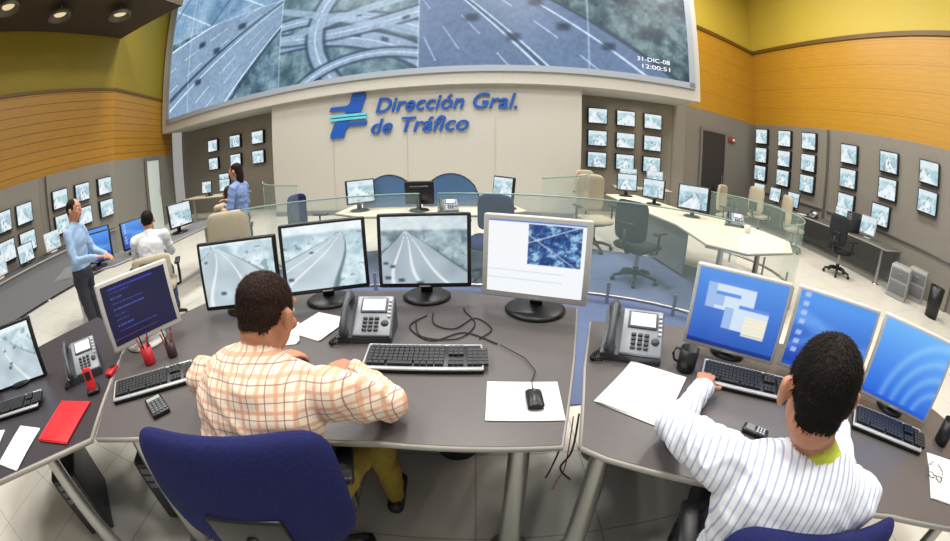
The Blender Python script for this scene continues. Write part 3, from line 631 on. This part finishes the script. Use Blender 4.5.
    if strands:
        hi=ml.index(hair);hf=np.nonzero(idx==hi)[0];rs=np.random.RandomState(5)
        crown=hp(0,-.03,.13)
        for _ in range(strands):
            j=hf[rs.randint(len(hf))];c=Vector(cen[j])+Vector(rs.uniform(-.004,.004,3));nn=Vector(pno[j])
            t=(c-crown);t=(t-nn*t.dot(nn));t=t.normalized() if t.length>1e-4 else s_
            dr=(t+nn*rs.uniform(.05,.40)+Vector(rs.uniform(-.3,.3,3))).normalized();L_=rs.uniform(.006,.012)*k;wv=dr.cross(nn).normalized()*.0009*k
            c=c-nn*.0015;mid=c+dr*L_*.55;tip=mid+(dr-nn*.4).normalized()*L_*.5
            a=[bm.verts.new(c-wv),bm.verts.new(c+wv),bm.verts.new(mid+wv*.8),bm.verts.new(mid-wv*.8),bm.verts.new(tip)]
            f1=bm.faces.new((a[0],a[1],a[2],a[3]));f2=bm.faces.new((a[3],a[2],a[4]));f1.material_index=hi;f2.material_index=hi
    bm.to_mesh(me);bm.free();me.update()
    o=bpy.data.objects.new(name,me);SC.collection.objects.link(o);return o
plaid=stripes('plaid_shirt',(240,224,204),[((1,0,.1),.046,.22,(224,168,134),0),((0,.3,1),.046,.22,(224,168,134),.2),((1,0,.1),.046,.07,(156,98,86),.5),((0,.3,1),.046,.07,(156,98,86),.55)],.85,.05,20,.15,mixf=.75)
pin=stripes('pinstripe_shirt',(234,238,246),[((.78,-.62,0),.020,.25,(150,168,208),0)],.8,.03,20,.15,mixf=.8)
khaki=mat('khaki_trousers',(140,118,42),.85,noise_amt=.1,nscale=30);darkt=mat('dark_trousers',(44,46,58),.85,noise_amt=.1,nscale=30)
jeans=mat('jeans',(58,72,104),.85,noise_amt=.15,nscale=30)
J=dict(pelvis=(-.67,.70,.60),waist=(-.66,.70,.76),chest=(-.645,.80,.95),neck=(-.635,.88,1.085),head=(-.622,.955,1.20),
 sL=(-.87,.85,.99),sR=(-.42,.85,1.00),eL=(-1.02,1.02,.86),wL=(-.86,1.24,.835),eR=(-.28,1.01,.86),wR=(-.44,1.22,.835),hR=(-.9,.55,-.05),hL=(.6,.8,-.05),
 hipL=(-.76,.72,.57),kL=(-.82,1.2,.60),aL=(-.80,1.25,.11),hipR=(-.55,.72,.57),kR=(-.40,1.17,.60),aR=(-.38,1.2,.11))
human('seated_man',J,1.1,dict(shirt=plaid,pants=khaki),(0,1,0),hd=(.16,1,-.40),hair=BROWNH,bulk=1.16,hk=.95,strands=12000)
n=Vector((.62,.78,0));r=Vector((.78,-.62,0))
def rp(base,z,a=0,bb=0): v=Vector(base).to_3d()+r*a+n*bb;return (v.x,v.y,z)
B0=(.75,.34)
J=dict(pelvis=rp(B0,.60),waist=rp(B0,.76,0,.0),chest=rp(B0,.94,-.01,.01),neck=rp(B0,1.075,-.015,.035),head=(.735,.435,1.235),
 sL=rp(B0,1.00,-.225,.04),sR=rp(B0,1.00,.20,.0),eL=(.62,.83,.865),wL=(.84,1.02,.84),hL=(.6,.75,-.02),eR=(1.10,.38,.86),wR=(1.33,.60,.835),hR=(.5,.8,-.05),
 hipL=rp(B0,.57,-.11,.04),kL=rp(B0,.6,-.17,.5),aL=rp(B0,.11,-.17,.52),hipR=rp(B0,.57,.11,.04),kR=rp(B0,.6,.17,.5),aR=rp(B0,.11,.17,.52))
human('seated_man',J,1.08,dict(shirt=pin,pants=darkt),n,hd=(.58,.80,-.15),collar=mat('lime_collar',(190,200,70),.8),bulk=1.14,hk=1.03,strands=13000)
def standing(name,x,y,yaw,h,shirt,pants,hair=HAIR,long_hair=False,arm='down',voxel=.011,ls=True):
    k=h/1.75;c,s=math.cos(yaw),math.sin(yaw)
    def P(a,b_,z): a*=k;b_*=k;return (x+a*c-b_*s,y+a*s+b_*c,z*k)
    f=(-s,c,0)
    J=dict(pelvis=P(0,0,.98),waist=P(0,0,1.12),chest=P(0,0,1.30),neck=P(0,0,1.47),head=P(0,.03,1.62),sL=P(-.18,0,1.40),sR=P(.18,0,1.40),
      hipL=P(-.1,0,.93),hipR=P(.1,0,.93),kL=P(-.11,.02,.50),kR=P(.11,.04,.5),aL=P(-.12,-.02,.08),aR=P(.12,.02,.08))
    J.update(eL=P(-.26,-.02,1.12),wL=P(-.25,.12,.92),eR=P(.26,-.02,1.12),wR=P(.25,.14,.93))
    if arm=='fwd': J.update(eR=P(.26,.08,1.14),wR=P(.18,.32,1.12),eL=P(-.26,.08,1.14),wL=P(-.15,.3,1.08))
    if arm=='chest': J.update(eR=P(.25,.02,1.15),wR=P(.05,.2,1.22),eL=P(-.25,.02,1.15),wL=P(-.05,.2,1.15))
    return human(name,J,k,dict(shirt=shirt,pants=pants),f,hair=hair,voxel=voxel,long_hair=long_hair,longsleeve=ls)
def sitting(name,x,y,yaw,shirt,pants,hair=HAIR,voxel=.012,k=1.0,long_hair=False):
    c,s=math.cos(yaw),math.sin(yaw)
    def P(a,b_,z): return (x+a*c-b_*s,y+a*s+b_*c,z*k)
    f=(-s,c,0)
    J=dict(pelvis=P(0,0,.58),waist=P(0,0,.73),chest=P(0,.03,.90),neck=P(0,.06,1.05),head=P(0,.10,1.19),sL=P(-.2,.04,1.0),sR=P(.2,.04,1.0),
      eL=P(-.25,.18,.78),eR=P(.25,.18,.78),wL=P(-.15,.40,.8),wR=P(.15,.40,.8),hipL=P(-.1,.03,.55),hipR=P(.1,.03,.55),kL=P(-.14,.45,.54),kR=P(.14,.45,.54),aL=P(-.14,.45,.08),aR=P(.14,.45,.08))
    return human(name,J,k,dict(shirt=shirt,pants=pants),f,hair=hair,voxel=voxel,long_hair=long_hair)
bl=mat('light_blue_shirt',(146,174,206),.8,noise_amt=.05);wh=mat('white_shirt',(222,226,232),.8,noise_amt=.04)
bs=mat('blue_blouse',(124,146,194),.8,noise_amt=.2,nscale=14)
standing('standing_man',-3.80,2.12,rad(-60),1.66,bl,darkt,arm='fwd')
standing('standing_woman',-3.02,4.38,rad(95),1.64,bs,darkt,long_hair=True,arm='chest')
sitting('seated_man',-3.50,3.02,rad(40),wh,jeans);office_chair('office_chair',-3.50,3.02,rad(40),BEIGEF,bz1=.86)
sitting('seated_woman',-3.55,4.85,rad(30),mat('beige_top',(190,170,140),.8),darkt,long_hair=True,hair=BROWNH)
office_chair('office_chair',-3.55,4.85,rad(30),BLUEF,bz1=.95)
office_chair('office_chair',-2.75,3.75,rad(25),BEIGEF,1.05,bz1=1.08)
# ================================================================== BACK FURNITURE
desk('operator_desk',[(-5.1,2.3),(-4.2,2.9),(-3.95,3.9),(-4.05,5.3),(-4.6,5.3),(-4.5,4.0),(-4.9,3.3),(-5.6,2.8)],[(-4.9,2.6),(-4.2,3.9),(-4.3,5.1)],z=.75,m=GREYP)
monitor('desktop_monitor',(-4.65,2.58),(-4.25,2.95),1.18,fn=bluescr,zdesk=.752,nx=24,ny=18,h=.36)
monitor('desktop_monitor',(-4.95,2.85),(-4.62,3.2),1.20,fn=bluescr,zdesk=.752,nx=24,ny=18,h=.34)
monitor('desktop_monitor',(-4.32,3.2),(-4.17,3.65),1.18,fn=bluescr,zdesk=.752,nx=24,ny=18,h=.36)
monitor('desktop_monitor',(-4.3,4.2),(-4.2,4.65),1.20,fn=feed(31),zdesk=.752,nx=24,ny=18,h=.36)
desk('console_desk',[(-8.5,.8),(-7.6,.8),(-7.6,5.6),(-8.5,5.6)],[(-7.7,1.0),(-7.7,3.2),(-7.7,5.4)],z=.75,m=mat('desk_dark2',(60,56,56),.5),skirt=[(-7.65,.85),(-7.65,5.5)])
for k,y in enumerate((1.2,2.0,2.8,3.6)):
    monitor('desktop_monitor',(-8.1,y),(-8.1,y+.45),1.15,fn=feed(40+k),zdesk=.752,nx=20,ny=14,h=.36,frame=WHITEP if k%2 else BLACK)
# centre console
desk('console_desk',[(-1.95,5.2),(-1.5,4.9),(-.7,4.8),(.2,4.9),(.7,5.2),(.5,5.9),(-.7,6.1),(-1.85,5.9)],[(-1.7,5.4),(.4,5.4),(-.7,5.9)],z=.75,m=CREAM)
b=MB();bp=mat('blue_divider',(62,108,160),.25,alpha=.75)
for x0,x1 in((-1.62,-.82),(-.74,.06)):
    N=12
    for i in range(N):
        ua=i/N;ub=(i+1)/N;za=.8+.42*math.sqrt(max(0,1-(2*ua-1)**2*.97));zb=.8+.42*math.sqrt(max(0,1-(2*ub-1)**2*.97));xa=x0+(x1-x0)*ua;xb=x0+(x1-x0)*ub
        b.add([(xa,5.5,.76),(xb,5.5,.76),(xb,5.5,zb),(xa,5.5,za),(xa,5.53,.76),(xb,5.53,.76),(xb,5.53,zb),(xa,5.53,za)],[(0,1,2,3),(7,6,5,4),(3,2,6,7)],bp)
        b.tube([(xa,5.515,za),(xb,5.515,zb)],.016,BLACK,6)
b.done('desk_divider')
monitor('desktop_monitor',(-1.75,5.15),(-1.4,5.4),1.2,fn=feed(51),zdesk=.752,nx=20,ny=14,h=.34)
monitor('desktop_monitor',(-.55,5.3),(-.95,5.3),1.15,fn=feed(52),zdesk=.752,nx=20,ny=14,h=.32)
monitor('desktop_monitor',(.25,5.5),(.5,5.15),1.2,fn=feed(53),zdesk=.752,nx=20,ny=14,h=.34)
phone('desk_phone',-.35,5.1,.752,rad(10));office_chair('office_chair',-2.35,5.2,rad(-95),BLUEF,1.0,bz1=1.05)
office_chair('office_chair',.15,4.6,rad(150),BLUEF,1.0,bz1=1.02)
# glass partitions
def glasswall(name,pts,z0=.1,z1=1.12):
    b=MB()
    for (x0,y0),(x1,y1) in zip(pts[:-1],pts[1:]):
        b.add([(x0,y0,z0),(x1,y1,z0),(x1,y1,z1),(x0,y0,z1)],[(0,1,2,3)],GLASS)
    b.tube([(x,y,z1) for x,y in pts],.009,GLASSE,6);b.tube([(x,y,z0) for x,y in pts],.02,CHROME,6)
    for x,y in pts[::3]: b.cyl((x,y,0),(x,y,z0+.15),.02,.02,CHROME,10)
    return b.done(name,fixn=False)
def arc(cx,cy,r,a0,a1,n=12,ry=None): return [(cx+r*math.cos(rad(a0+(a1-a0)*i/n)),cy+(ry or r)*math.sin(rad(a0+(a1-a0)*i/n))) for i in range(n+1)]
glasswall('glass_partition',arc(-.5,2.6,2.6,140,92,ry=1.55))
glasswall('glass_partition',arc(-.5,2.6,3.0,88,12,ry=1.55))
glasswall('glass_partition',arc(-.7,6.6,2.9,200,240,8,ry=2.5),z1=1.25)
glasswall('glass_partition',arc(-.7,6.6,2.6,305,345,8,ry=2.4),z1=1.25)
glasswall('glass_partition',arc(3.0,4.6,1.55,-80,50,14),z0=.15,z1=1.12)
# cream desk right
desk('console_desk',[(2.55,7.4),(3.25,7.5),(3.5,5.8),(4.15,4.9),(4.25,3.9),(3.75,3.35),(2.85,3.25),(2.5,3.6),(2.65,4.6),(2.55,5.8)],[(2.8,7.1),(3.9,4.2),(2.8,3.7)],z=.75,m=CREAM,skirt=[(2.75,7.2),(2.75,5.8),(2.85,4.6)])
monitor('desktop_monitor',(3.05,5.35),(3.45,5.05),1.24,fn=feed(61),zdesk=.752,nx=20,ny=14,h=.38)
monitor('desktop_monitor',(2.9,6.4),(3.2,6.1),1.2,fn=feed(62),zdesk=.752,nx=20,ny=14,h=.34)
monitor('desktop_monitor',(2.7,7.2),(3.1,7.1),1.2,fn=feed(63),zdesk=.752,nx=20,ny=14,h=.34)
phone('desk_phone',3.8,4.75,.752,rad(-30),1.1);mug('coffee_mug',3.7,4.3,.752,WHITEP)
office_chair('office_chair',2.05,4.5,rad(-60),BLACKF,1.0,bz1=1.06)
office_chair('office_chair',1.9,6.0,rad(-170),BEIGEF,1.05,bz1=1.15)
office_chair('office_chair',2.4,8.05,rad(-160),BEIGEF,1.0,bz1=1.15)
office_chair('office_chair',5.6,7.3,rad(-150),BEIGEF,1.0,bz1=1.15)
desk('console_desk',[(3.3,8.85),(4.8,8.7),(4.9,9.3),(3.4,9.4)],[(3.5,9.0),(4.7,8.9)],z=.75,m=CREAM)
monitor('desktop_monitor',(3.5,9.15),(3.95,9.1),1.2,fn=feed(64),zdesk=.752,nx=20,ny=14,h=.36,frame=SILVER)
monitor('desktop_monitor',(4.2,9.05),(4.65,9.0),1.2,fn=feed(65),zdesk=.752,nx=20,ny=14,h=.36,frame=SILVER)
desk('console_desk',[(-8.8,9.3),(-6.2,9.0),(-6.2,9.7),(-8.7,10.0)],[(-8.4,9.5),(-6.5,9.3)],z=.75,m=CREAM)
monitor('desktop_monitor',(-8.0,9.5),(-7.55,9.45),1.2,fn=feed(66),zdesk=.752,nx=20,ny=14,h=.36)
monitor('desktop_monitor',(-7.2,9.4),(-6.75,9.35),1.2,fn=feed(67),zdesk=.752,nx=20,ny=14,h=.36)
# far right console
desk('console_desk',[(7.7,3.9),(8.7,3.9),(8.7,10.0),(7.7,10.0)],[(7.85,4.1),(7.85,7),(7.85,9.8)],z=.75,m=mat('desk_dark3',(92,88,84),.45),skirt=[(8.6,3.9),(8.6,10.0)])
for k,(y,fm) in enumerate(((4.6,SILVER),(5.5,SILVER),(7.4,BLACK),(8.2,BLACK),(9.0,SILVER))):
    monitor('desktop_monitor',(8.25,y+.5),(8.25,y),1.22,fn=feed(70+k),zdesk=.752,nx=20,ny=14,h=.4,frame=fm)
tower('pc_tower',8.2,5.3,.752,rad(-90),DARK);phone('desk_phone',8.0,6.6,.752,rad(-90),1.0);sheet('paper_sheets',8.0,7.0,.752,.3,.22,.2,n=2)
office_chair('office_chair',6.9,4.7,rad(-90),BLACKF,1.05,bz1=1.1);office_chair('office_chair',6.9,6.3,rad(-110),BEIGEF,1.05,bz1=1.15);office_chair('office_chair',6.9,7.6,rad(-80),BEIGEF,1.05,bz1=1.15)
office_chair('office_chair',6.9,9.4,rad(-80),BLACKF)
b=MB();b.lathe([(0,0),(.16,0),(.2,.55),(.19,.55),(.15,.02),(0,.02)],BLACK);b.done('waste_bin',TR(7.9,2.4,0))
for cx,cy in((7.8,3.4),(8.5,3.2)):
    b=MB();b.box((0,0,.3),(.5,.5,.6),mat('cabinet_grey',(160,160,158),.4),.02);b.box((0,-.255,.45),(.44,.012,.2),GREYP,.005);b.box((0,-.255,.2),(.44,.012,.22),GREYP,.005);b.box((0,-.27,.47),(.12,.015,.02),CHROME);b.done('drawer_cabinet',TR(cx,cy,0,rad(-75)))
# ================================================================== LIGHTS
def area(x,y,z,sx,sy,e,col=(1,.97,.92),rot=(0,0,0)):
    l=bpy.data.lights.new('ceiling_light','AREA');l.shape='RECTANGLE';l.size=sx;l.size_y=sy;l.energy=e;l.color=col
    o=bpy.data.objects.new('ceiling_light',l);SC.collection.objects.link(o);o.location=(x,y,z);o.rotation_euler=rot
for x in(-5,0,5.5):
    for y in(0.5,4.5,7.2): area(x,y,8.0,1.6,.9,235)
area(-7.0,9.6,2.9,1.5,.4,10,(1,.85,.6));area(3.9,9.0,2.9,1.5,.5,12,(1,.85,.6))
w=bpy.data.worlds.new('room_ambient');SC.world=w;w.use_nodes=True;w.node_tree.nodes['Background'].inputs['Color'].default_value=(1,.98,.95,1);w.node_tree.nodes['Background'].inputs['Strength'].default_value=.34
SC.view_settings.view_transform='Standard';SC.view_settings.look='None';SC.view_settings.exposure=0
# ================================================================== CAMERA (equisolid fisheye, as in the photograph)
cam=bpy.data.cameras.new('camera');co=bpy.data.objects.new('camera',cam);SC.collection.objects.link(co)
co.location=(0,0,1.65);co.rotation_euler=(rad(90-18.5),0,0);cam.type='PANO'
cam.sensor_fit='HORIZONTAL';cam.sensor_width=10.5*950/396;cam.sensor_height=cam.sensor_width*541/950;cam.clip_start=.02;cam.clip_end=100
SC.camera=co
